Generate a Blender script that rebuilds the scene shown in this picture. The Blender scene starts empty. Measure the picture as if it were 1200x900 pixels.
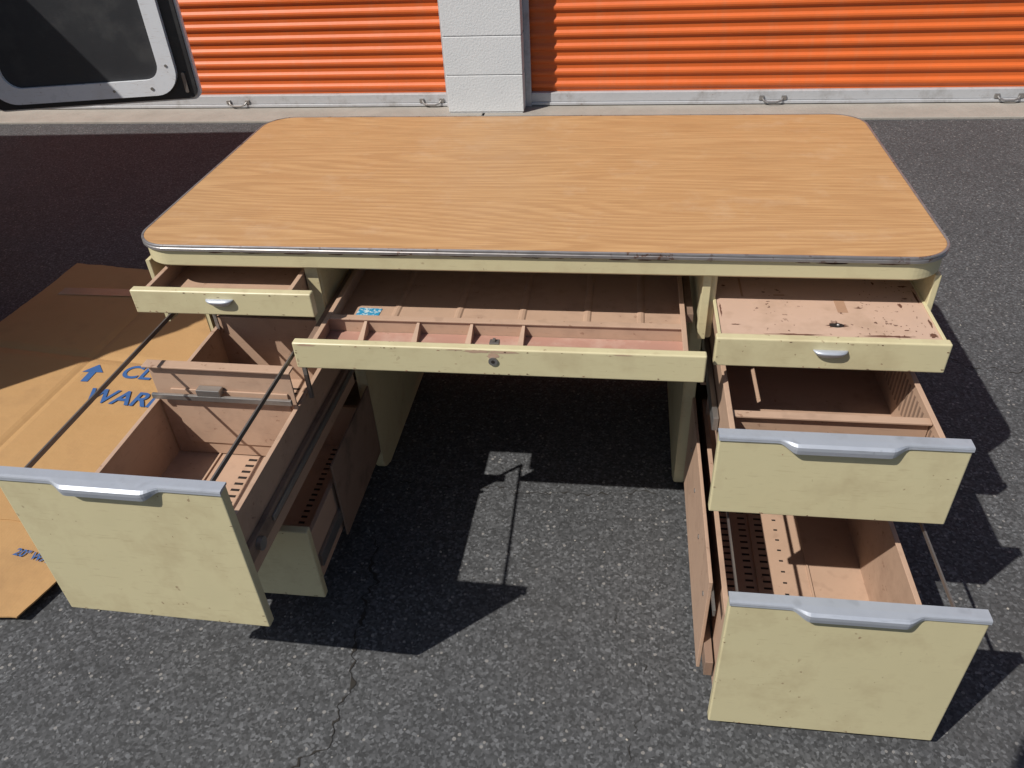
import bpy, bmesh, math, random
from mathutils import Vector, Matrix, noise
random.seed(7)
sc=bpy.context.scene
XF=[Matrix.Identity(4)]

# ---------------------------------------------------------------- node helpers
def newmat(name):
    m=bpy.data.materials.new(name); m.use_nodes=True
    nt=m.node_tree; b=nt.nodes['Principled BSDF']
    return m,nt,b
def N(nt,t,**kw):
    n=nt.nodes.new(t)
    for k,v in kw.items():
        if k in n.inputs: n.inputs[k].default_value=v
        else: setattr(n,k,v)
    return n
def L(nt,a,b): nt.links.new(a,b)
def coords(nt,scale=(1,1,1),rot=(0,0,0)):
    tc=N(nt,'ShaderNodeTexCoord'); mp=N(nt,'ShaderNodeMapping')
    mp.inputs['Scale'].default_value=scale; mp.inputs['Rotation'].default_value=rot
    L(nt,tc.outputs['Object'],mp.inputs['Vector']); return mp.outputs['Vector']
def noise_n(nt,vec,scale,detail=4,rough=.55,dist=0):
    n=N(nt,'ShaderNodeTexNoise'); n.inputs['Scale'].default_value=scale; n.inputs['Detail'].default_value=detail
    n.inputs['Roughness'].default_value=rough; n.inputs['Distortion'].default_value=dist
    L(nt,vec,n.inputs['Vector']); return n.outputs['Fac']
def ramp(nt,fac,stops):
    r=N(nt,'ShaderNodeValToRGB'); e=r.color_ramp.elements
    while len(e)<len(stops): e.new(.5)
    for i,(p,c) in enumerate(stops):
        e[i].position=p; e[i].color=(c,c,c,1) if isinstance(c,(int,float)) else (*c,1)
    L(nt,fac,r.inputs['Fac']); return r.outputs['Color']
def mix(nt,fac,a,b,mode='MIX'):
    n=N(nt,'ShaderNodeMix',data_type='RGBA',blend_type=mode)
    for s,i in ((fac,0),(a,6),(b,7)):
        if isinstance(s,(int,float)): n.inputs[i].default_value=s if i==0 else (s,s,s,1)
        elif isinstance(s,tuple): n.inputs[i].default_value=(*s,1)
        else: L(nt,s,n.inputs[i])
    return n.outputs[2]
def math_n(nt,op,a,b=0.0,clamp=False):
    n=N(nt,'ShaderNodeMath',operation=op); n.use_clamp=clamp
    for s,i in ((a,0),(b,1)):
        if isinstance(s,(int,float)): n.inputs[i].default_value=s
        else: L(nt,s,n.inputs[i])
    return n.outputs[0]
def bump(nt,b,h,strength=.3,dist=.002):
    n=N(nt,'ShaderNodeBump'); n.inputs['Strength'].default_value=strength; n.inputs['Distance'].default_value=dist
    L(nt,h,n.inputs['Height']); L(nt,n.outputs['Normal'],b.inputs['Normal'])

def paint(name,col,rough=.45,dirt=(.30,.2,.12),dirtamt=.35,chipcol=(.16,.07,.04),chips=.5,spot=.70,metal=0,var=.1,scuff=.25,bmp=.0):
    m,nt,b=newmat(name); v=coords(nt)
    lo=tuple(c*(1-var) for c in col); hi=tuple(min(1,c*(1+var)) for c in col)
    n1=noise_n(nt,v,9,4,.68)
    c=mix(nt,n1,lo,hi)
    d=ramp(nt,n1,[(.50,0),(.74,dirtamt)])
    c=mix(nt,d,c,dirt)
    if scuff>0:
        s=ramp(nt,noise_n(nt,coords(nt,(6,6,60)),5,1),[(.64,0),(.74,scuff)])
        c=mix(nt,s,c,dirt)
    if chips>0:
        n2=noise_n(nt,v,70,2,.6)
        ch=ramp(nt,n2,[(spot,0),(spot+.02,1)])
        reg=ramp(nt,n1,[(.45,0),(.58,1)])
        mk=math_n(nt,'MULTIPLY',ch,reg)
        mk=math_n(nt,'MULTIPLY',mk,chips,True)
        c=mix(nt,mk,c,chipcol)
    L(nt,c,b.inputs['Base Color'])
    b.inputs['Metallic'].default_value=metal
    r=ramp(nt,n1,[(.3,rough-.08),(.7,rough+.12)]); L(nt,r,b.inputs['Roughness'])
    if bmp: bump(nt,b,noise_n(nt,v,14,1),bmp,.004)
    return m

CREAM=paint('cream_paint',(.555,.495,.305),.42,dirt=(.36,.285,.165),dirtamt=.50,chips=.6,spot=.70,var=.05,scuff=.25,bmp=.12)
CREAMIN=paint('cream_paint_legs',(.53,.475,.30),.5,dirtamt=.4,chips=.4)
PINK=paint('pink_primer',(.445,.300,.215),.55,dirt=(.25,.160,.115),dirtamt=.55,chips=.5,spot=.67,var=.10)
PINKW=paint('pink_primer_worn',(.52,.360,.275),.55,dirt=(.33,.22,.150),dirtamt=.55,chips=.9,chipcol=(.10,.045,.03),spot=.65,var=.08)
REDP=paint('red_brown_primer',(.39,.215,.165),.6,dirt=(.50,.36,.29),dirtamt=.8,chips=.3)
RAIL=paint('slide_rail_brown',(.23,.155,.115),.5,dirt=(.07,.05,.04),dirtamt=.8,chips=.6)
STEEL=paint('worn_steel',(.36,.35,.34),.38,dirt=(.12,.09,.07),dirtamt=.6,chips=.5,metal=.8)
DSTEEL=paint('dark_steel_rod',(.20,.18,.17),.4,dirt=(.10,.06,.04),dirtamt=.6,chips=.3,metal=.6)
ALU=paint('brushed_aluminium',(.46,.49,.55),.42,dirt=(.22,.23,.25),dirtamt=.45,chips=.25,chipcol=(.1,.1,.1),metal=.4)
CHROME=paint('aluminium_edge_trim',(.42,.40,.40),.34,dirt=(.12,.07,.06),dirtamt=.8,chips=.8,metal=.75,spot=.60)
WHITE=paint('white_van_paint',(.70,.72,.76),.3,dirtamt=.2,chips=.5)
BLACK=paint('black_rubber',(.018,.018,.02),.6,dirt=(.05,.05,.05),dirtamt=.5,chips=0)
GREYP=paint('dark_grey_trim_panel',(.026,.027,.031),.5,dirt=(.06,.06,.06),dirtamt=.6,chips=0)
def flat(name,col,rough=.6,metal=0):
    m,nt,b=newmat(name); v=coords(nt)
    c=mix(nt,noise_n(nt,v,30,2),tuple(x*.8 for x in col),tuple(min(1,x*1.15) for x in col))
    L(nt,c,b.inputs['Base Color']); b.inputs['Roughness'].default_value=rough; b.inputs['Metallic'].default_value=metal
    return m
DARK=flat('hole_shade',(.015,.010,.008),.9)  # near-black stands in for the shade inside slots, hole and keyway
CRACKM=flat('crack_dirt',(.024,.021,.018),.95)
RUST=flat('rust_patch',(.12,.05,.03),.85)
PRIM=flat('exposed_primer',(.30,.15,.10),.8)
TAN=flat('tape_residue',(.38,.23,.15),.7)
GLASS=flat('dark_window_glass',(.012,.014,.018),.12)
BLUEINK=flat('blue_ink',(.03,.10,.28),.7)
SKIN=flat('skin',(.50,.29,.20),.55); CLOTH=flat('dark_cloth',(.03,.035,.05),.9); JEANS=flat('denim',(.04,.06,.12),.9); HAIR=flat('hair',(.02,.013,.01),.7)

def wood():
    m,nt,b=newmat('oak_laminate')
    tc=N(nt,'ShaderNodeTexCoord')
    def mp(s,loc=(0,0,0)):
        q=N(nt,'ShaderNodeMapping'); q.inputs['Scale'].default_value=s; q.inputs['Location'].default_value=loc
        L(nt,tc.outputs['Object'],q.inputs['Vector']); return q.outputs['Vector']
    big=noise_n(nt,mp((.42,3.2,1),(3.1,1.7,0)),1.5,1.4,.45)
    sx=N(nt,'ShaderNodeSeparateXYZ'); L(nt,tc.outputs['Object'],sx.inputs[0])
    ph=math_n(nt,'ADD',math_n(nt,'MULTIPLY',big,200.0),math_n(nt,'MULTIPLY',sx.outputs['Y'],170.0))
    fine=noise_n(nt,mp((5,150,1)),1.5,3,.6)
    ph=math_n(nt,'ADD',ph,math_n(nt,'MULTIPLY',fine,6.0))
    s=math_n(nt,'ADD',math_n(nt,'MULTIPLY',math_n(nt,'SINE',ph),.5),.5)
    s=ramp(nt,s,[(.0,0),(.45,.2),(.85,1.0),(1,.8)])
    band=noise_n(nt,mp((.6,6,1),(9,2,0)),1.8,2)
    amt=ramp(nt,band,[(.35,.2),(.65,.85)])
    s=math_n(nt,'MULTIPLY',s,amt)
    c=mix(nt,s,(.525,.305,.138),(.350,.175,.070))
    fib=ramp(nt,fine,[(.40,0),(.60,1)])
    c=mix(nt,math_n(nt,'MULTIPLY',fib,.48),c,(.32,.160,.063))
    c=mix(nt,ramp(nt,band,[(.4,0),(.65,.30)]),c,(.56,.335,.158))
    sc_=ramp(nt,noise_n(nt,mp((2,2,2)),5,5,.7),[(.54,0),(.72,.22)])
    c=mix(nt,sc_,c,(.60,.45,.31))
    L(nt,c,b.inputs['Base Color'])
    r=ramp(nt,noise_n(nt,mp((3,3,3)),3,3,.65),[(.35,.34),(.7,.50)]); L(nt,r,b.inputs['Roughness'])
    bump(nt,b,fine,.10,.0006)
    return m
WOOD=wood()

def asphalt():
    m,nt,b=newmat('asphalt'); v=coords(nt)
    vo=N(nt,'ShaderNodeTexVoronoi'); vo.inputs['Scale'].default_value=190; L(nt,v,vo.inputs['Vector'])
    sp=N(nt,'ShaderNodeSeparateColor'); L(nt,vo.outputs['Color'],sp.inputs[0])
    big=noise_n(nt,v,1.4,6,.66)
    base=mix(nt,big,(.036,.038,.042),(.086,.088,.092))
    g=ramp(nt,sp.outputs[0],[(0,.50),(.5,.9),(.85,1.35),(1,2.1)])
    c=mix(nt,1.0,base,g,'MULTIPLY')
    vo2=N(nt,'ShaderNodeTexVoronoi'); vo2.inputs['Scale'].default_value=105; L(nt,v,vo2.inputs['Vector'])
    sp2=N(nt,'ShaderNodeSeparateColor'); L(nt,vo2.outputs['Color'],sp2.inputs[0])
    near=math_n(nt,'LESS_THAN',vo2.outputs['Distance'],math_n(nt,'MULTIPLY',sp2.outputs[2],.40))
    rare=math_n(nt,'GREATER_THAN',sp2.outputs[1],.84)
    k=math_n(nt,'MULTIPLY',math_n(nt,'MULTIPLY',near,rare),.7)
    c=mix(nt,k,c,(.25,.24,.23))
    st=ramp(nt,big,[(.56,0),(.68,.35)])
    c=mix(nt,st,c,(.040,.038,.038))
    L(nt,c,b.inputs['Base Color']); b.inputs['Roughness'].default_value=.85
    bump(nt,b,vo.outputs['Distance'],-.9,.004)
    return m
ASPH=asphalt()
def concrete(name,a,bc,sc_=6):
    m,nt,b=newmat(name); v=coords(nt)
    c=mix(nt,noise_n(nt,v,sc_,6,.65),a,bc)
    n2=noise_n(nt,v,90,3,.6)
    c=mix(nt,ramp(nt,n2,[(.6,0),(.72,.35)]),c,tuple(x*.5 for x in a))
    L(nt,c,b.inputs['Base Color']); b.inputs['Roughness'].default_value=.85
    bump(nt,b,n2,.5,.004); return m
CONC=concrete('apron_concrete',(.22,.20,.175),(.40,.37,.33))
BLOCK=concrete('white_painted_block',(.56,.57,.58),(.70,.70,.70),3)
MORTAR=concrete('painted_mortar',(.46,.46,.46),(.56,.56,.56),3)
def orange():
    m,nt,b=newmat('orange_door_paint'); v=coords(nt,(1,1,1))
    n1=noise_n(nt,v,2.5,4)
    c=mix(nt,n1,(.56,.105,.016),(.68,.135,.022))
    d=ramp(nt,noise_n(nt,coords(nt,(9,9,1.2)),2,5,.7),[(.5,0),(.8,.4)])
    c=mix(nt,d,c,(.46,.17,.08))
    L(nt,c,b.inputs['Base Color']); b.inputs['Roughness'].default_value=.5
    bump(nt,b,n1,.3,.02)
    return m
ORANGE=orange()
GALV=paint('painted_bottom_bar',(.50,.51,.53),.45,dirt=(.22,.20,.18),dirtamt=.6,chips=.5,metal=.2)
def card():
    m,nt,b=newmat('cardboard'); v=coords(nt)
    n1=noise_n(nt,v,4,7,.68)
    c=mix(nt,n1,(.36,.205,.080),(.47,.285,.125))
    w=N(nt,'ShaderNodeTexWave'); w.inputs['Scale'].default_value=40; w.inputs['Distortion'].default_value=.3; L(nt,v,w.inputs['Vector'])
    c=mix(nt,math_n(nt,'MULTIPLY',w.outputs['Fac'],.10),c,(.33,.18,.07))
    d=ramp(nt,n1,[(.52,0),(.68,.5)]); c=mix(nt,d,c,(.25,.14,.06))
    L(nt,c,b.inputs['Base Color']); b.inputs['Roughness'].default_value=.8
    bump(nt,b,noise_n(nt,v,18,3),.35,.006); return m
CARD=card()
TAPE=flat('packing_tape',(.34,.24,.15),.2)
def sticker():
    m,nt,b=newmat('blue_label'); v=coords(nt)
    c=mix(nt,ramp(nt,noise_n(nt,v,110,3,.7),[(.50,0),(.56,1)]),(.03,.26,.46),(.50,.60,.62))
    L(nt,c,b.inputs['Base Color']); b.inputs['Roughness'].default_value=.4; return m
STICK=sticker()

# ---------------------------------------------------------------- mesh helpers
def empty(name,loc=(0,0,0)):
    e=bpy.data.objects.new(name,None); e.location=loc; e.empty_display_size=.2; sc.collection.objects.link(e); return e
def link(o,parent):
    sc.collection.objects.link(o)
    if parent is not None:
        o.parent=parent; o.matrix_parent_inverse=Matrix.Translation(parent.location).inverted()
def from_bm(name,bm,mat,parent=None,smooth=False):
    bm.transform(XF[0])
    bmesh.ops.recalc_face_normals(bm,faces=bm.faces[:])
    me=bpy.data.meshes.new(name); bm.to_mesh(me); bm.free()
    me.materials.append(mat)
    if smooth:
        for p in me.polygons: p.use_smooth=True
    o=bpy.data.objects.new(name,me); link(o,parent); return o
def add_box(bm,x0,x1,y0,y1,z0,z1,bev=0,M=None,seg=2):
    vs=[bm.verts.new((x,y,z)) for x in (x0,x1) for y in (y0,y1) for z in (z0,z1)]
    F=[(0,1,3,2),(4,6,7,5),(0,4,5,1),(2,3,7,6),(0,2,6,4),(1,5,7,3)]
    fs=[bm.faces.new([vs[i] for i in f]) for f in F]
    if M is not None: bmesh.ops.transform(bm,matrix=M,verts=vs)
    if bev>0:
        es=set(e for f in fs for e in f.edges)
        bmesh.ops.bevel(bm,geom=list(es),offset=bev,segments=seg,affect='EDGES',profile=.5)
def box(name,x0,x1,y0,y1,z0,z1,mat,parent=None,bev=0,M=None,seg=2):
    bm=bmesh.new(); add_box(bm,x0,x1,y0,y1,z0,z1,bev,M,seg); return from_bm(name,bm,mat,parent)
def boxes(name,lst,mat,parent=None,bev=0):
    bm=bmesh.new()
    for b in lst: add_box(bm,*b,bev)
    return from_bm(name,bm,mat,parent)
def cyl(bm,p0,p1,r,seg=10):
    p0=Vector(p0);p1=Vector(p1);d=p1-p0
    M=Matrix.Translation((p0+p1)/2)@d.to_track_quat('Z','Y').to_matrix().to_4x4()
    bmesh.ops.create_cone(bm,cap_ends=True,segments=seg,radius1=r,radius2=r,depth=d.length,matrix=M)
def rods(name,lst,mat,parent,seg=10):
    bm=bmesh.new()
    for p0,p1,r in lst: cyl(bm,p0,p1,r,seg)
    return from_bm(name,bm,mat,parent,False)
def bar(bm,p0,p1,w,h):
    a=Vector(p0); b=Vector(p1)
    vs=[bm.verts.new((p.x+sx*w/2,p.y,p.z+sz*h/2)) for p in (a,b) for sx in (-1,1) for sz in (-1,1)]
    for f in [(0,1,3,2),(4,6,7,5),(0,4,5,1),(2,3,7,6),(0,2,6,4),(1,5,7,3)]: bm.faces.new([vs[i] for i in f])
def bars(name,lst,mat,parent):
    bm=bmesh.new()
    for t in lst: bar(bm,*t)
    return from_bm(name,bm,mat,parent)
def rrect(x0,x1,y0,y1,r,n=10):
    pts=[]
    for cx,cy,a0 in ((x1-r,y1-r,0),(x0+r,y1-r,90),(x0+r,y0+r,180),(x1-r,y0+r,270)):
        for i in range(n+1):
            a=math.radians(a0+90*i/n); pts.append((cx+r*math.cos(a),cy+r*math.sin(a)))
    return pts
def prism_x(name,pts,x0,x1,mat,parent,bev=0):
    bm=bmesh.new()
    a=[bm.verts.new((x0,y,z)) for y,z in pts]; b=[bm.verts.new((x1,y,z)) for y,z in pts]
    n=len(pts); bm.faces.new(a); bm.faces.new(b[::-1])
    for i in range(n): bm.faces.new((a[i],a[(i+1)%n],b[(i+1)%n],b[i]))
    if bev:
        es=[e for e in bm.edges if abs(e.verts[0].co.x-e.verts[1].co.x)<1e-6]
        bmesh.ops.bevel(bm,geom=es,offset=bev,segments=3,affect='EDGES',profile=.5)
    return from_bm(name,bm,mat,parent)

# ================================================================ DESK
desk=empty('steel_desk',(0,.38,0))
W=.764; D=.762; RC=.075
def loft(name,prof,mat,cap=False,smooth=False):
    bm=bmesh.new(); rings=[]
    for off,z in prof:
        rings.append([bm.verts.new((x,y,z)) for x,y in rrect(-W-off,W+off,-off,D+off,RC+off,14)])
    for a,b in zip(rings,rings[1:]):
        for i in range(len(a)): bm.faces.new((a[i],a[(i+1)%len(a)],b[(i+1)%len(a)],b[i]))
    if cap: bm.faces.new(rings[-1])
    return from_bm(name,bm,mat,desk,smooth)
loft('laminate_top',[(-.002,.740),(-.002,.7492),(-.0035,.7500)],WOOD,True)
loft('edge_trim',[(-.0022,.746),(-.0022,.7502),(.0008,.7506),(.0024,.7496),(.0028,.7470),(.0016,.7458),(.0016,.7448),(.0028,.7438),(.0028,.7390),(.0018,.7380),(-.006,.7378)],CHROME)
loft('apron',[(-.03,.7380),(-.003,.7374),(-.003,.706),(-.006,.7025),(-.03,.7025)],CREAM,True)
def chipset(name,x0,x1,y,z0,z1,n,parent,mats=(RUST,PRIM),big=1):
    for mat in mats:
        bm=bmesh.new()
        for k in range(n):
            e=random.random()
            if e<.45: x=random.uniform(x0+.006,x1-.006); z=z1-random.uniform(.003,.006)
            elif e<.75: x=random.uniform(x0+.006,x1-.006); z=z0+random.uniform(.003,.006)
            elif e<.88: x=x0+random.uniform(.003,.006); z=random.uniform(z0+.005,z1-.005)
            elif e<.96: x=x1-random.uniform(.003,.006); z=random.uniform(z0+.005,z1-.005)
            else: x=random.uniform(x0+.02,x1-.02); z=random.uniform(z0+.01,z1-.01)
            w=random.uniform(.0010,.0045)*big; h=random.uniform(.0006,.0016)*big
            m=9; vs=[bm.verts.new((x+w*math.cos(6.283*i/m)*random.uniform(.4,1),y-.0004,z+h*math.sin(6.283*i/m)*random.uniform(.4,1))) for i in range(m)]
            bm.faces.new(vs)
        from_bm(name,bm,mat,parent)
bm=bmesh.new()
for k in range(34):
    x=random.choice([random.uniform(-.55,-.2),random.uniform(.0,.3),random.uniform(.55,.68),random.uniform(-.68,.68)]); w=random.uniform(.006,.03); h=random.uniform(.0008,.0022)
    z=.7362-h
    n=11; vs=[bm.verts.new((x+w*math.cos(6.283*i/n)*random.uniform(.6,1),.0026,z+h*math.sin(6.283*i/n)*random.uniform(.4,1))) for i in range(n)]
    bm.faces.new(vs)
from_bm('apron_rust',bm,RUST,desk)

def legpts():
    p=[(.03,.70),(.03,.555),(.172,.545)]
    r=.05
    for i in range(9):
        a=math.radians(180+90*i/8); p.append((.172+r+r*math.cos(a),.004+r+r*math.sin(a)))
    for i in range(9):
        a=math.radians(270+90*i/8); p.append((.72-r+r*math.cos(a),.004+r+r*math.sin(a)))
    p.append((.72,.70)); return p
prism_x('kneehole_panel_left',legpts(),-.425,-.398,CREAMIN,desk,.006)
prism_x('kneehole_panel_right',legpts(),.343,.371,CREAMIN,desk,.006)
prism_x('side_panel_left',legpts(),-.762,-.752,CREAM,desk,.002)
prism_x('side_panel_right',legpts(),.745,.757,CREAM,desk,.002)
boxes('back_panels',[(-.752,-.425,.700,.716,.03,.70),(.371,.745,.700,.716,.03,.70),(-.398,.343,.690,.704,.04,.70)],CREAMIN,desk,.001)
boxes('pedestal_floors',[(-.752,-.425,.19,.70,.025,.032),(.371,.745,.19,.70,.025,.032)],RAIL,desk)
boxes('cross_rails',[(-.752,-.425,.19,.215,.290,.297),(.371,.745,.10,.125,.388,.396),(-.752,-.425,.05,.07,.624,.632)],RAIL,desk)
boxes('glides',[(-.42,-.407,.24,.26,0,.006),(.35,.365,.24,.26,0,.006),(-.42,-.407,.6,.62,0,.006),(.35,.365,.6,.62,0,.006)],STEEL,desk)

def front(name,x0,x1,y,z0,z1,parent,bev=.003,th=.020,inner=PINK,n=9):
    box(name,x0,x1,y,y+th-.002,z0,z1,CREAM,parent,bev,seg=3)
    box(name+'_liner',x0+.012,x1-.012,y+th-.0021,y+th+.002,z0+.008,z1-.012,inner,parent)
    chipset(name+'_chips',x0,x1,y,z0,z1,n,parent)
def openbox(name,x0,x1,y0,y1,z0,z1,parent,mat=PINK,t=.003,rim=.009,zb=None,floor=True):
    bm=bmesh.new()
    if floor: add_box(bm,x0,x1,y0,y1,z0,z0+t)
    add_box(bm,x0,x0+t,y0,y1,z0+t,z1); add_box(bm,x1-t,x1,y0,y1,z0+t,z1)
    add_box(bm,x0+t,x1-t,y1-t,y1,z0+t,zb or z1)
    add_box(bm,x0-.0005,x0+rim,y0,y1,z1,z1+.003,.001); add_box(bm,x1-rim,x1+.0005,y0,y1,z1,z1+.003,.001)
    add_box(bm,x0+rim,x1-rim,y1-rim,y1,(zb or z1),(zb or z1)+.003,.001)
    return from_bm(name,bm,mat,parent)
def pull(name,x0,x1,y,zt,parent,wc=.20):
    xc=(x0+x1)/2; bm=bmesh.new(); prev=None; n=80
    xs=[x0+(x1-x0)*i/n for i in range(n+1)]
    for x in xs:
        u=(wc/2-abs(x-xc))/.030; w=max(0,min(1,u)); w=w*w*(3-2*w)
        p=.0025+.013*w; d=.006+.012*w; h=.0022
        prof=[(y+.020,zt-.002),(y+.020,zt+h*.8),(y+.003,zt+h),(y-p*.7,zt+h-.0006),(y-p,zt+h-.003-.002*w),(y-p*1.0,zt-d*.5),(y-p*.85-.0006,zt-d),(y-p*.72-.0006,zt-d+.0015),(y-.0008,zt-.003)]
        ring=[bm.verts.new((x,a,b)) for a,b in prof]
        if prev:
            for i in range(len(ring)):
                j=(i+1)%len(ring); bm.faces.new((prev[i],prev[j],ring[j],ring[i]))
        else: bm.faces.new(ring)
        prev=ring
    bm.faces.new(prev[::-1])
    return from_bm(name,bm,ALU,parent,False)
def cup(name,x,y,z,parent,w=.029):
    bm=bmesh.new(); n=20; rows=[]
    for j in range(7):
        t=j/6
        row=[]
        for i in range(n+1):
            s=-1+2*i/n
            hw=w*(1-.35*t*t); prof=math.sqrt(max(0,1-abs(s)**3.2))
            pr=(.013*prof)*(math.cos(t*1.35))
            row.append(bm.verts.new((x+s*hw,y-pr-.0006,z+.006-.015*t*(.55+.45*prof))))
        rows.append(row)
    for a,b in zip(rows,rows[1:]):
        for i in range(n): bm.faces.new((a[i],a[i+1],b[i+1],b[i]))
    back=[bm.verts.new((x+(-1+2*i/n)*w,y-.0002,z+.0062)) for i in range(n+1)]
    for i in range(n): bm.faces.new((back[i],back[i+1],rows[0][i+1],rows[0][i]))
    return from_bm(name,bm,ALU,parent,True)
def slot_plates(name,xs,w,ys,l,z,parent):  # dark plates laid on the floor paint the shade of punched holes
    bm=bmesh.new()
    for x in xs:
        for y in ys:
            add_box(bm,x-w/2,x+w/2,y-l/2,y+l/2,z,z+.0006)
    return from_bm(name,bm,DARK,parent)
def frange(a,b,s):
    o=[]
    while a<b: o.append(a); a+=s
    return o

# --- left top (box) drawer
front('left_top_drawer_front',-.748,-.382,-.068,.636,.687,desk)
openbox('left_top_drawer_box',-.728,-.428,-.048,.60,.643,.679,desk)
cup('left_top_drawer_handle',-.566,-.068,.666,desk,.028)
# --- writing slide (right top)
front('right_top_drawer_front',.362,.751,-.105,.583,.642,desk)
box('right_top_drawer_lid',.368,.745,-.0845,.60,.628,.6365,PINKW,desk,.0015)
boxes('right_top_drawer_sides',[(.371,.375,-.08,.60,.59,.628),(.739,.743,-.08,.60,.59,.628)],PINK,desk)
cup('right_top_drawer_handle',.556,-.105,.618,desk)
boxes('right_top_drawer_lid_rims',[(.366,.372,-.084,.5,.6366,.6395),(.741,.747,-.084,.5,.6366,.6395)],CREAM,desk,.001)
def blob(bm,x,y,z,rx,ry,n=18,j=.45):
    vs=[bm.verts.new((x+rx*math.cos(6.283*i/n)*random.uniform(1-j,1),y+ry*math.sin(6.283*i/n)*random.uniform(1-j,1),z)) for i in range(n)]
    bm.faces.new(vs)
bm=bmesh.new()
for (x,y,rx,ry) in [(.575,-.045,.024,.011),(.70,.03,.005,.010),(.715,.055,.007,.003),(.736,-.03,.003,.02),(.736,.06,.003,.03),(.40,-.05,.010,.002),(.39,.09,.005,.004),(.72,.10,.012,.004),(.50,-.078,.06,.003),(.66,-.076,.05,.004),(.73,-.07,.010,.009),(.378,.0,.002,.03),(.69,-.055,.006,.002),(.67,.11,.003,.008)]:
    blob(bm,x,y,.6370,rx,ry,30,.6)
for k in range(70):
    t=random.random()**.5
    blob(bm,.60+.136*t,random.uniform(-.075,.15),.6372,random.uniform(.0006,.002),random.uniform(.0006,.002),7)
from_bm('right_top_drawer_rust_spots',bm,RUST,desk)
bm=bmesh.new(); blob(bm,.575,-.045,.6376,.013,.007,24,.02); from_bm('right_top_drawer_hole_shade',bm,DARK,desk)  # flat dark disc paints the shade inside the lid hole
bm=bmesh.new(); bmesh.ops.create_uvsphere(bm,u_segments=12,v_segments=8,radius=.003,matrix=Matrix.Translation((.577,-.046,.6385))); from_bm('right_top_drawer_bolt',bm,STEEL,desk,True)
boxes('right_top_drawer_tape_residue',[(.586,.604,.0,.045,.6367,.6370),(.42,.424,.05,.12,.6367,.6370),(.48,.50,.055,.06,.6367,.6370)],TAN,desk)

# --- centre drawer
CF=.5795
front('centre_drawer_front',-.407,.346,-.139,.568,.625,desk,n=18)
openbox('centre_drawer_box',-.378,.316,-.119,.58,CF-.003,.612,desk)
bm=bmesh.new()
for x in (-.26,-.13,0.0,.13,.235):
    pr=[(-.008,0),(-.005,.0024),(0,.0034),(.005,.0024),(.008,0)]
    a=[bm.verts.new((x+u,-.012,CF+h)) for u,h in pr]; b=[bm.verts.new((x+u,.56,CF+h)) for u,h in pr]
    for i in range(4): bm.faces.new((a[i],a[i+1],b[i+1],b[i]))
    bm.faces.new(a)
from_bm('centre_drawer_ribs',bm,PINK,desk)
boxes('pencil_tray_wall',[(-.375,.313,-.030,-.026,CF,.611),(-.375,.313,-.034,-.018,.6112,.6142)],PINK,desk,.0008)
box('pencil_tray_floor',-.374,.312,-.118,-.031,CF+.0002,CF+.004,REDP,desk)
bm=bmesh.new()
for x in (-.295,-.19,-.085,.015):
    pts=[(-.0305,.6105),(-.0305,CF+.004),(-.085,CF+.004)]
    a=[bm.verts.new((x-.012 if i==2 else x-.004,y,z)) for i,(y,z) in enumerate(pts)]; b=[bm.verts.new((x+.001,y,z)) for y,z in pts]
    bm.faces.new(a); bm.faces.new(b[::-1])
    for i in range(3): bm.faces.new((a[i],a[(i+1)%3],b[(i+1)%3],b[i]))
from_bm('pencil_tray_partitions',bm,PINK,desk)
rods('centre_drawer_lock',[((-.03,-.1390,.600),(-.03,-.1420,.600),.0085)],STEEL,desk,20)
rods('centre_drawer_keyway_shade',[((-.03,-.1419,.600),(-.03,-.1427,.600),.0035)],DARK,desk,12)  # dark stub paints the shade inside the keyway
boxes('centre_drawer_latch',[(-.038,-.020,-.124,-.110,.6205,.6285),(-.032,-.027,-.120,-.114,.6285,.634)],DSTEEL,desk,.001)
bm=bmesh.new()
for (x,z,rx,rz) in [(-.06,.6200,.03,.0035),(-.012,.6200,.035,.003),(-.38,.6212,.02,.0025),(-.03,.612,.013,.008),(.2,.6218,.02,.0012),(-.10,.6218,.02,.0012)]:
    n=22; vs=[bm.verts.new((x+rx*math.cos(6.283*i/n)*random.uniform(.6,1),-.1394,z+rz*math.sin(6.283*i/n)*random.uniform(.6,1))) for i in range(n)]; bm.faces.new(vs)
from_bm('centre_drawer_worn_paint',bm,PINK,desk)
M=Matrix.Translation((-.318,.037,0))@Matrix.Rotation(math.radians(-3),4,'Z')
box('centre_drawer_sticker',-.024,.024,-.026,.026,CF+.0003,CF+.0012,STICK,desk,0,M)
boxes('stiles',[(-.4245,-.3985,.022,.029,.556,.7022),(.3435,.3585,.022,.029,.556,.7022)],CREAM,desk,.001)
boxes('centre_slides_sunblock',[(-.396,-.380,-.10,.6,.582,.604),(.319,.333,.03,.6,.588,.606)],RAIL,desk)  # left slide added, run further forward to block sun into the kneehole

# --- right middle drawer
front('right_middle_drawer_front',.360,.748,-.285,.398,.569,desk)
openbox('right_middle_drawer_box',.385,.728,-.265,.42,.412,.540,desk)
pull('right_middle_drawer_pull',.360,.748,-.285,.569,desk)
boxes('right_middle_drawer_divider',[(.390,.723,-.175,-.171,.42,.530),(.390,.723,-.185,-.168,.530,.534),(.390,.723,-.215,-.212,.42,.500),(.390,.723,-.222,-.210,.500,.503)],PINK,desk,.0008)
bm=bmesh.new()
for y in frange(-.25,.35,.016): add_box(bm,.7235,.7248,y,y+.005,.45,.52)
from_bm('right_middle_drawer_side_slots',bm,RAIL,desk)
boxes('right_middle_slides',[(.3725,.383,-.12,.5,.445,.475),(.730,.7405,-.20,.5,.445,.475)],STEEL,desk,.001)

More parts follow.
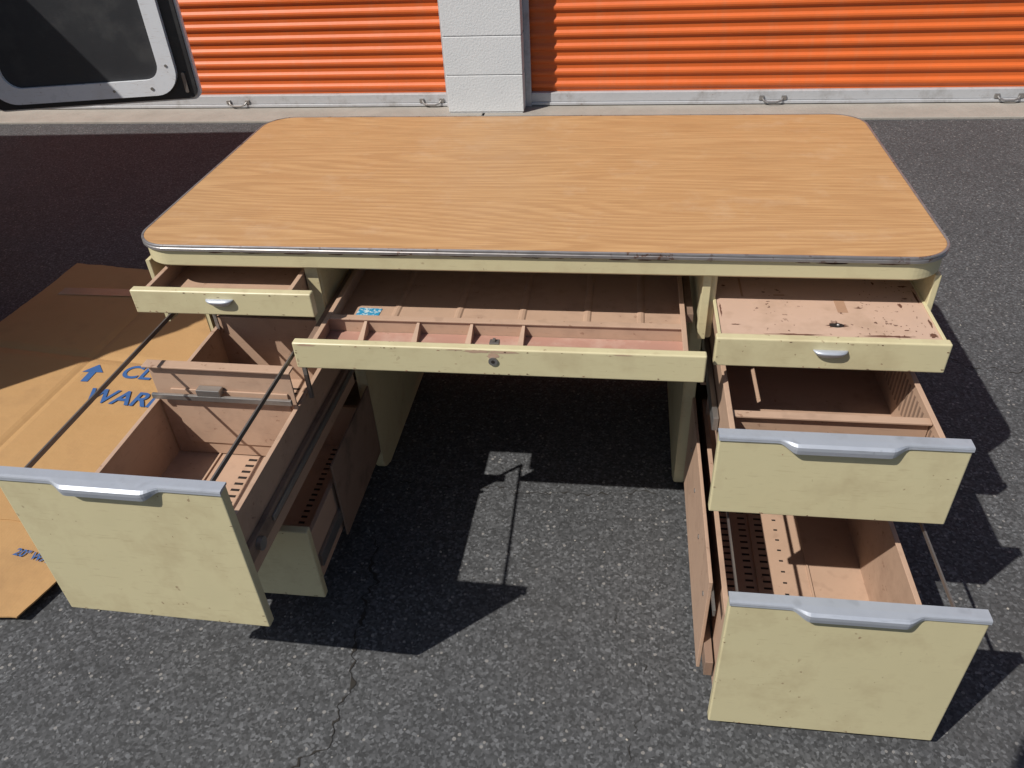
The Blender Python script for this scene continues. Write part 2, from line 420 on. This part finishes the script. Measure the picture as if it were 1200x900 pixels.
# --- right bottom drawer
front('right_bottom_drawer_front',.382,.769,-.464,.04,.381,desk)
openbox('right_bottom_drawer_box',.392,.725,-.444,.20,.06,.27,desk)
pull('right_bottom_drawer_pull',.382,.769,-.464,.381,desk)
bars('right_bottom_drawer_rods',[((.400,-.444,.358),(.400,.15,.358),.003,.008),((.735,-.444,.352),(.735,.15,.352),.003,.008)],DSTEEL,desk)
boxes('right_bottom_drawer_rod_posts',[(.396,.404,.145,.149,.27,.362),(.731,.739,.145,.149,.27,.356)],STEEL,desk)
slot_plates('right_bottom_drawer_slot_shade',[.447,.487,.523],.016,frange(-.42,.18,.018),.005,.0632,desk)
slot_plates('right_bottom_drawer_slot_shade_small',[.56],.008,frange(-.42,.18,.03),.004,.0632,desk)
boxes('right_bottom_drawer_floor_ribs',[(.503,.507,-.44,.19,.063,.067),(.61,.614,-.44,.19,.063,.067)],PINK,desk)
boxes('right_bottom_slides',[(.3735,.388,-.40,.6,.085,.125),(.728,.742,-.40,.6,.085,.125)],RAIL,desk,.001)
boxes('right_bottom_slide_channels',[(.366,.3725,-.36,.17,.05,.30)],PINK,desk,.001)
rods('right_bottom_slide_rivets',[((.3645,y,.22),(.3665,y,.22),.005) for y in (-.32,-.18,-.05,.08)],STEEL,desk,10)
boxes('right_bottom_side_strip',[(.3727,.3765,-.40,.3,.26,.275)],STEEL,desk)

# --- left lower drawer
front('left_bottom_drawer_front',-.770,-.394,-.295,.088,.285,desk)
openbox('left_bottom_drawer_box',-.740,-.410,-.275,.165,.102,.235,desk,PINK)
slot_plates('left_bottom_drawer_slot_shade',[-.434,-.463,-.51],.014,frange(-.25,.15,.018),.006,.1052,desk)
boxes('left_bottom_slides',[(-.4095,-.402,-.25,.165,.135,.168)],STEEL,desk,.001)
boxes('left_bottom_slide_channel',[(-.4015,-.3970,-.12,.165,.09,.30)],RAIL,desk,.001)

# --- left file drawer (slewed slightly to the left on its slides)
XF[0]=Matrix.Translation((-.585,.17,0))@Matrix.Rotation(-.018,4,'Z')@Matrix.Translation((.585,-.17,0))
front('left_file_drawer_front',-.742,-.366,-.515,.294,.615,desk)
openbox('left_file_drawer_box',-.738,-.428,-.495,.165,.310,.457,desk,PINK,zb=.485)
pull('left_file_drawer_pull',-.742,-.366,-.515,.615,desk,wc=.185)
bars('left_file_drawer_rods',[((-.716,-.495,.598),(-.728,.155,.584),.003,.009),((-.405,-.495,.594),(-.415,-.08,.584),.003,.009)],DSTEEL,desk)
boxes('left_file_drawer_rod_posts',[(-.732,-.724,.150,.154,.457,.588),(-.419,-.411,-.086,-.080,.457,.588)],STEEL,desk)
boxes('left_file_drawer_divider',[(-.730,-.433,-.117,-.113,.317,.545),(-.735,-.426,-.129,-.105,.545,.549),(-.695,-.446,-.1215,-.1175,.35,.49)],PINK,desk,.001)
boxes('left_file_drawer_divider_bracket',[(-.730,-.433,-.137,-.130,.474,.486),(-.630,-.580,-.137,-.119,.486,.501)],STEEL,desk,.001)
slot_plates('left_file_drawer_slot_shade',[-.56,-.52,-.475],.018,frange(-.47,.14,.018),.006,.3132,desk)
boxes('left_file_drawer_floor_ribs',[(-.50,-.496,-.48,.15,.313,.317),(-.64,-.636,-.48,.15,.313,.317)],PINK,desk)
boxes('left_file_slides_outer',[(-.4275,-.416,-.44,.155,.355,.390)],RAIL,desk,.001)
boxes('left_file_slide_steel',[(-.4158,-.411,-.34,.155,.367,.379)],STEEL,desk,.001)
rods('left_file_slide_roller',[((-.4158,-.40,.373),(-.407,-.40,.373),.013)],STEEL,desk,18)
boxes('left_file_slides_left',[(-.750,-.739,-.44,.16,.355,.39)],RAIL,desk,.001)
XF[0]=Matrix.Identity(4)

# ================================================================ GROUND
bm=bmesh.new(); bmesh.ops.create_grid(bm,x_segments=4,y_segments=4,size=300)
ground=from_bm('asphalt_ground',bm,ASPH)
def crack(name,pts,w):
    bm=bmesh.new(); P=[]
    for (a,b) in zip(pts,pts[1:]):
        n=max(2,int((Vector(b)-Vector(a)).length/.006))
        for i in range(n): P.append(Vector(a).lerp(Vector(b),i/n))
    P.append(Vector(pts[-1])); prev=None
    for i,p in enumerate(P):
        t=(P[min(i+1,len(P)-1)]-P[max(i-1,0)]); t=Vector((t.x,t.y)).normalized(); nrm=Vector((-t.y,t.x))
        q=Vector((p.x,p.y))+nrm*(noise.noise(Vector((p.x*14,p.y*14,1)))*.03+noise.noise(Vector((p.x*70,p.y*70,4)))*.014)
        ww=w*(.15+max(0,.25+noise.noise(Vector((p.x*50,p.y*50,7)))*1.6))
        a=bm.verts.new((q.x-nrm.x*ww,q.y-nrm.y*ww,.0015)); b=bm.verts.new((q.x+nrm.x*ww,q.y+nrm.y*ww,.0015))
        if prev: bm.faces.new((prev[0],prev[1],b,a))
        prev=(a,b)
    return from_bm(name,bm,CRACKM,ground)
crack('crack_long',[(-.36,-.05),(-.34,-.22),(-.325,-.35),(-.31,-.5),(-.36,-.62),(-.34,-.85),(-.4,-1.4)],.0042)
crack('crack_cross',[(-.36,.16),(-.15,.14),(.03,.14),(.30,.17)],.0018)
crack('crack_right',[(.9,.9),(1.3,.75),(1.9,.8),(2.6,.6)],.0025)
crack('crack_mid',[(.2,-.2),(.27,-.4),(.22,-.7)],.0008)
bm=bmesh.new()
for k in range(150):
    x=random.uniform(-1.2,1.3); y=random.uniform(-.75,1.0); r=random.uniform(.0012,.0035)
    bmesh.ops.create_icosphere(bm,subdivisions=1,radius=r,matrix=Matrix.Translation((x,y,r*.5))@Matrix.Rotation(random.random()*6,4,'Z')@Matrix.Diagonal((1,random.uniform(.6,1),random.uniform(.5,.8),1)))
from_bm('loose_gravel',bm,CONC,ground)
bm=bmesh.new()
for i in range(-6,7):
    add_box(bm,-.6+i*3.45+.006,-.6+(i+1)*3.45-.006,2.99+(.0 if i%2 else .006),3.6,-.05,.012,.004)
from_bm('concrete_apron',bm,CONC)

# ================================================================ STORAGE BUILDING
bld=empty('storage_unit_building',(0,6,0))
per=3.45; HD=2.35; HT=3.1
YP=3.10; YD=3.255
bm=bmesh.new(); bmm=bmesh.new()
for i in range(-4,5):
    xc=-.585+i*per
    add_box(bmm,xc-.206,xc+.206,YP+.003,YD+.25,.012,HD+.3)
    z0=.02
    while z0<HD+.0:
        z1=z0+.1955
        add_box(bm,xc-.212,xc+.212,YP,YD+.2,z0,z1,.0025)
        z0=z1+.0045
from_bm('pillar_blocks',bm,BLOCK,bld); from_bm('pillar_mortar',bmm,MORTAR,bld)
bm=bmesh.new()
for r in range(4):
    z=HD+.01+r*.2
    for i in range(-40,40):
        o=.2 if r%2 else 0
        add_box(bm,i*.4+o+.003,i*.4+o+.397,YP,YP+.2,z,z+.1935)
from_bm('lintel_wall_blocks',bm,BLOCK,bld)
boxes('lintel_wall_core',[(-16,16,YP+.006,YP+.3,HD+.01,HT+.02),(-16.2,16.2,YP-.02,YP+.35,HT+.02,HT+.09)],MORTAR,bld)
box('building_body',-16,16,YD+.26,YD+9,0,HT,MORTAR,bld)
for i in range(-4,4):
    xa=-.585+i*per+.214; xb=-.585+(i+1)*per-.214
    bm=bmesh.new(); T=.0665; prev=None; z=.085
    prof=[(0,0),(.16,.0),(.26,.004),(.36,.010),(.50,.012),(.64,.010),(.74,.004),(.84,0)]
    while z<HD+.02:
        for u,d in prof:
            a=bm.verts.new((xa,YD-d,z+u*T)); b=bm.verts.new((xb,YD-d,z+u*T))
            if prev: bm.faces.new((prev[0],prev[1],b,a))
            prev=(a,b)
        z+=T
    from_bm('roll_up_door_curtain',bm,ORANGE,bld)
    boxes('door_bottom_bar',[(xa,xb,YD-.030,YD+.01,.034,.084),(xa,xb,YD-.036,YD+.01,.016,.033)],GALV,bld,.003)
    boxes('door_guides',[(xa-.001,xa+.03,YD-.045,YD-.02,.013,HD),(xb-.03,xb+.001,YD-.045,YD-.02,.013,HD)],GALV,bld,.002)
bm=bmesh.new()
for x in (-2.10,-.92,.98,2.18,-3.7):
    y=YD-.040; c=[(x-.055,y+.005,.048),(x-.045,y-.008,.036),(x-.022,y-.014,.030),(x+.022,y-.014,.030),(x+.045,y-.008,.036),(x+.055,y+.005,.048)]
    for p,q in zip(c,c[1:]): cyl(bm,p,q,.005,8)
    add_box(bm,x-.072,x-.046,y+.001,y+.012,.036,.060,.002); add_box(bm,x+.046,x+.072,y+.001,y+.012,.036,.060,.002)
from_bm('door_handles',bm,STEEL,bld)

# ================================================================ CARDBOARD
def sheet(name,corners,nx,ny,z,amp,th=.004,creases=(),parent=None):
    bm=bmesh.new(); C=[Vector(c) for c in corners]; g=[]
    for j in range(ny+1):
        row=[]
        for i in range(nx+1):
            u=i/nx; v=j/ny
            p=C[0].lerp(C[1],u).lerp(C[3].lerp(C[2],u),v)
            h=z+amp*(noise.noise(Vector((p.x*3,p.y*3,2)))+.9)
            for (ax,val,dep) in creases:
                t=abs((u if ax=='u' else v)-val); h+= -dep*max(0,1-t/.02)
            eu=.008*noise.noise(Vector((p.x*9,p.y*9,5)))+.003*noise.noise(Vector((p.x*40,p.y*40,5))) if (i in(0,nx) or j in (0,ny)) else 0
            row.append(bm.verts.new((p.x+eu,p.y+eu,max(h,.003))))
        g.append(row)
    for j in range(ny):
        for i in range(nx): bm.faces.new((g[j][i],g[j][i+1],g[j+1][i+1],g[j+1][i]))
    r=bmesh.ops.extrude_face_region(bm,geom=bm.faces[:])
    bmesh.ops.translate(bm,verts=[v for v in r['geom'] if isinstance(v,bmesh.types.BMVert)],vec=(0,0,th))
    return from_bm(name,bm,CARD,parent)
cb=empty('flattened_cardboard_box',(-1.5,.6,0))
sheet('main_panel',[(-2.02,-.02),(-1.06,-.10),(-1.02,1.14),(-1.95,1.27)],80,80,.007,.003,creases=[('u',.50,.006),('v',.55,.006)],parent=cb)
sheet('end_flap',[(-1.75,-.40),(-1.09,-.36),(-1.03,-.13),(-1.74,-.05)],40,24,.020,.002,parent=cb)
sheet('lower_flap',[(-1.70,-.38),(-1.12,-.34),(-1.09,.05),(-1.70,.10)],30,24,.004,.004,parent=cb)
def text(s,x,y,z,size,rot,parent,sx=1):
    cu=bpy.data.curves.new('text','FONT'); cu.body=s; cu.size=size; cu.extrude=.0002; cu.offset=size*.018
    o=bpy.data.objects.new('tmp',cu); sc.collection.objects.link(o)
    bpy.context.view_layer.update()
    me=bpy.data.meshes.new_from_object(o.evaluated_get(bpy.context.evaluated_depsgraph_get()))
    bpy.data.objects.remove(o)
    me.transform(Matrix.Translation((x,y,z))@Matrix.Rotation(rot,4,'Z')@Matrix.Diagonal((sx,1,1,1)))
    me.materials.clear(); me.materials.append(BLUEINK)
    q=bpy.data.objects.new('printed_text',me); link(q,parent)
ZT=.0162
text('WARDROBE',-1.41,.405,ZT,.092,math.radians(-4),cb)
text('CLOTHES',-1.36,.53,ZT,.092,math.radians(-4),cb)
text('20" WARDROBE',-1.215,-.195,.0282,.030,math.radians(-10),cb)
bm=bmesh.new(); A=[(0,0),(.024,0),(.024,.05),(.048,.05),(.012,.092),(-.024,.05),(0,.05)]
bm.faces.new([bm.verts.new((-1.47+x,.50+y,ZT)) for x,y in A]); from_bm('printed_arrow',bm,BLUEINK,cb)
box('packing_tape',-1.88,-1.42,1.02,1.07,.0158,.0164,TAPE,cb,0)

# ================================================================ VAN: rear door, plus unseen body made up to cast shade
van=empty('parked_van',(-4.3,.7,0))
bx0,bx1,by0,by1=-6.7,-2.2,-.02,1.42
bm=bmesh.new()
prof=[(-6.75,.45),(-6.8,.75),(-6.7,1.0),(-6.0,1.15),(-5.45,2.05),(-5.1,2.5),(-3.25,2.62),(-3.0,2.5),(-2.27,1.66),(-2.2,1.52),(-2.2,.42)]  # made-up unseen body; high roof and sloped rear shaped for its shade
a=[bm.verts.new((x,by0,z)) for x,z in prof]; b=[bm.verts.new((x,by1,z)) for x,z in prof]; n=len(prof)
bm.faces.new(a); bm.faces.new(b[::-1])
for i in range(n): bm.faces.new((a[i],a[(i+1)%n],b[(i+1)%n],b[i]))
bmesh.ops.bevel(bm,geom=bm.edges[:],offset=.04,segments=3,affect='EDGES')
from_bm('van_shade_body',bm,WHITE,van)
boxes('van_windows',[(-5.3,-4.4,by0-.004,by0+.01,1.3,2.0),(-4.2,-3.3,by0-.004,by0+.01,1.3,2.0)],GLASS,van,.003)
box('van_cargo_opening_shade',-2.21,-2.194,by0+.12,by1-.12,.62,1.46,BLACK,van,.002)  # black slab paints the unlit inside of the cargo opening
box('van_bumper',-2.34,-2.17,by0+.05,by1-.35,.42,.54,BLACK,van,.02)
bm=bmesh.new()
for wx in (-5.9,-3.2):
    for wy in (by0+.1,by1-.1): cyl(bm,(wx,wy-.1,.32),(wx,wy+.1,.32),.32,32)
from_bm('van_tyres',bm,BLACK,van)
bm=bmesh.new()
for wx in (-5.9,-3.2):
    for wy in (by0-.005,by1+.005): cyl(bm,(wx,wy-.01,.32),(wx,wy+.01,.32),.19,24)
from_bm('van_hubcaps',bm,STEEL,van)
ang=math.atan2(1.479-1.335,-1.353+2.08)
XF[0]=Matrix.Translation((-2.08,1.335,.585))@Matrix.Rotation(ang,4,'Z'); DW=.741; DH=.98
def rpanel(name,u0,u1,v0,v1,r,y0,y1,mat,hole=None):
    bm=bmesh.new(); P=rrect(u0,u1,v0,v1,r,8)
    if hole:
        Q=rrect(*hole,8); n=len(P)
        P0,P1,Q0,Q1=[[bm.verts.new((x,y,z)) for x,z in pts] for pts in (P,Q) for y in (y0,y1)]
        for i in range(n):
            j=(i+1)%n
            bm.faces.new((P0[i],P0[j],Q0[j],Q0[i])); bm.faces.new((P1[i],P1[j],Q1[j],Q1[i]))
            bm.faces.new((P0[i],P0[j],P1[j],P1[i])); bm.faces.new((Q0[i],Q0[j],Q1[j],Q1[i]))
    else:
        a=[bm.verts.new((x,y0,z)) for x,z in P]; b=[bm.verts.new((x,y1,z)) for x,z in P]; n=len(P)
        bm.faces.new(a); bm.faces.new(b[::-1])
        for i in range(n): bm.faces.new((a[i],a[(i+1)%n],b[(i+1)%n],b[i]))
    return from_bm(name,bm,mat,van)
rpanel('rear_door_skin',0,DW,0,DH,.03,.012,.034,WHITE)
rpanel('rear_door_seal',.004,DW-.008,.008,DH-.008,.03,.000,.0119,BLACK)
rpanel('rear_door_frame',.02,DW-.058,.030,DH-.04,.085,-.022,-.0001,WHITE,hole=(.08,DW-.115,.085,DH-.10,.055))
rpanel('rear_door_inner_panel',.07,DW-.105,.075,DH-.09,.05,-.010,-.002,GREYP)
rods('rear_door_bolts',[((.585,-.024,.055),(.585,-.020,.055),.006),((.655,-.024,.13),(.655,-.020,.13),.005),((.45,-.024,.055),(.45,-.020,.055),.005)],STEEL,van)
rpanel('rear_door_latch',DW-.046,DW-.034,.03,.10,.005,-.008,-.0005,DSTEEL)
boxes('rear_door_hinges',[(-.13,.02,-.01,.02,.15,.20),(-.13,.02,-.01,.02,.72,.77)],STEEL,van,.003)
XF[0]=Matrix.Identity(4)

# ================================================================ PHOTOGRAPHER
px,py=-.08,-1.45
per_=empty('person',(px,py,0))
def skin(name,verts,edges,radii,mat,root=0,sub=2):
    me=bpy.data.meshes.new(name); me.from_pydata(verts,edges,[]); me.materials.append(mat)
    o=bpy.data.objects.new(name,me); link(o,per_)
    m=o.modifiers.new('skin','SKIN')
    for i,r in enumerate(radii):
        sv=me.skin_vertices[0].data[i]; sv.radius=(r,r) if isinstance(r,(int,float)) else r; sv.use_root=(i==root)
    m.use_smooth_shade=True
    s=o.modifiers.new('sub','SUBSURF'); s.levels=sub; s.render_levels=sub
    return o
hx,hy=.19,-1.345
V=[(px,py,.98),(px,py+.0,1.13),(px,py+.005,1.32),(px,py,1.47),(px-.18,py,1.47),(px-.20,py+.03,1.20),(hx-.10,hy-.06,1.33),
   (px+.18,py,1.47),(px+.27,py-.03,1.20),(hx+.09,hy-.06,1.33)]
E=[(0,1),(1,2),(2,3),(3,4),(4,5),(5,6),(3,7),(7,8),(8,9)]
skin('shirt',V,E,[(.155,.11),(.145,.105),(.165,.10),(.12,.09),.062,.048,.036,.062,.048,.036],CLOTH)
V=[(px,py,1.0),(px-.09,py,.90),(px-.11,py+.01,.50),(px-.12,py-.03,.10),(px+.09,py,.90),(px+.11,py+.02,.50),(px+.12,py-.01,.10)]
skin('trousers',V,[(0,1),(1,2),(2,3),(0,4),(4,5),(5,6)],[(.15,.11),.095,.065,.055,.095,.065,.055],JEANS)
for s in (-1,1):
    skin('shoe',[(px+s*.12,py-.05,.05),(px+s*.125,py+.05,.045),(px+s*.135,py+.16,.035)],[(0,1),(1,2)],[.045,.045,.035],BLACK)
q=.05
skin('neck_and_head',[(px,py,1.48),(px,py+.015,1.53+q),(px,py+.02,1.60+q),(px,py+.03,1.68+q),(px,py+.02,1.74+q)],[(0,1),(1,2),(2,3),(3,4)],[.055,.052,(.075,.085),(.082,.098),(.06,.07)],SKIN)
skin('hair',[(px,py-.03,1.62+q),(px,py-.02,1.71+q),(px,py+.01,1.765+q)],[(0,1),(1,2)],[(.08,.05),(.088,.085),(.065,.07)],HAIR)
skin('nose',[(px,py+.11,1.665+q),(px,py+.135,1.64+q)],[(0,1)],[.010,.013],SKIN,sub=1)
for s in (-1,1):
    skin('ear',[(px+s*.083,py+.02,1.68+q),(px+s*.085,py+.015,1.64+q)],[(0,1)],[.014,.010],SKIN,sub=1)
    skin('forearm_hand',[(hx+s*.095,hy-.06,1.325),(hx+s*.088,hy-.03,1.355),(hx+s*.085,hy,1.385)],[(0,1),(1,2)],[.026,.024,(.022,.032)],SKIN)
    for k in range(4):
        zz=1.365+k*.016
        skin('finger',[(hx+s*.088,hy+.005,zz),(hx+s*.082,hy+.024,zz+.003),(hx+s*.058,hy+.022,zz+.005)],[(0,1),(1,2)],[.009,.008,.007],SKIN,sub=1)
    skin('thumb',[(hx+s*.08,hy-.01,1.37),(hx+s*.055,hy-.012,1.40)],[(0,1)],[.010,.008],SKIN,sub=1)
box('phone',hx-.078,hx+.078,hy+.002,hy+.010,1.370,1.446,BLACK,per_,.003)

# ================================================================ CAMERA / LIGHT
yaw,pitch,roll,f=.1625,.6368,-.0583,921.54
h=Vector((-math.sin(yaw),math.cos(yaw),0)); r=Vector((math.cos(yaw),math.sin(yaw),0)); z=Vector((0,0,1))
F=h*math.cos(pitch)-z*math.sin(pitch); u=h*math.sin(pitch)+z*math.cos(pitch)
R=r*math.cos(roll)+u*math.sin(roll); U=-r*math.sin(roll)+u*math.cos(roll)
cam=bpy.data.cameras.new('camera'); co=bpy.data.objects.new('camera',cam); sc.collection.objects.link(co)
M=Matrix((R,U,-F)).transposed().to_4x4(); M.translation=Vector((.1901,-1.2863,1.4097)); co.matrix_world=M
cam.sensor_width=36; cam.lens=f/1200*36; cam.clip_start=.02; cam.clip_end=1000; sc.camera=co

d=Vector((.635,.555,-1)).normalized()
sl=bpy.data.lights.new('sun','SUN'); sl.energy=4.9; sl.angle=math.radians(.5); sl.color=(1,.955,.88)
so=bpy.data.objects.new('sun',sl); so.rotation_euler=d.to_track_quat('-Z','Y').to_euler(); so.location=(-3,-3,6); sc.collection.objects.link(so)
w=bpy.data.worlds.new('World'); sc.world=w; w.use_nodes=True; nt=w.node_tree
sky=nt.nodes.new('ShaderNodeTexSky'); sky.sky_type='NISHITA'; sky.sun_disc=False
sky.sun_elevation=math.asin(-d.z); sky.sun_rotation=math.atan2(-d.x,-d.y)
bg=nt.nodes['Background']; bg.inputs['Strength'].default_value=.068; nt.links.new(sky.outputs['Color'],bg.inputs['Color'])
sc.view_settings.view_transform='Standard'; sc.view_settings.look='None'; sc.view_settings.exposure=0
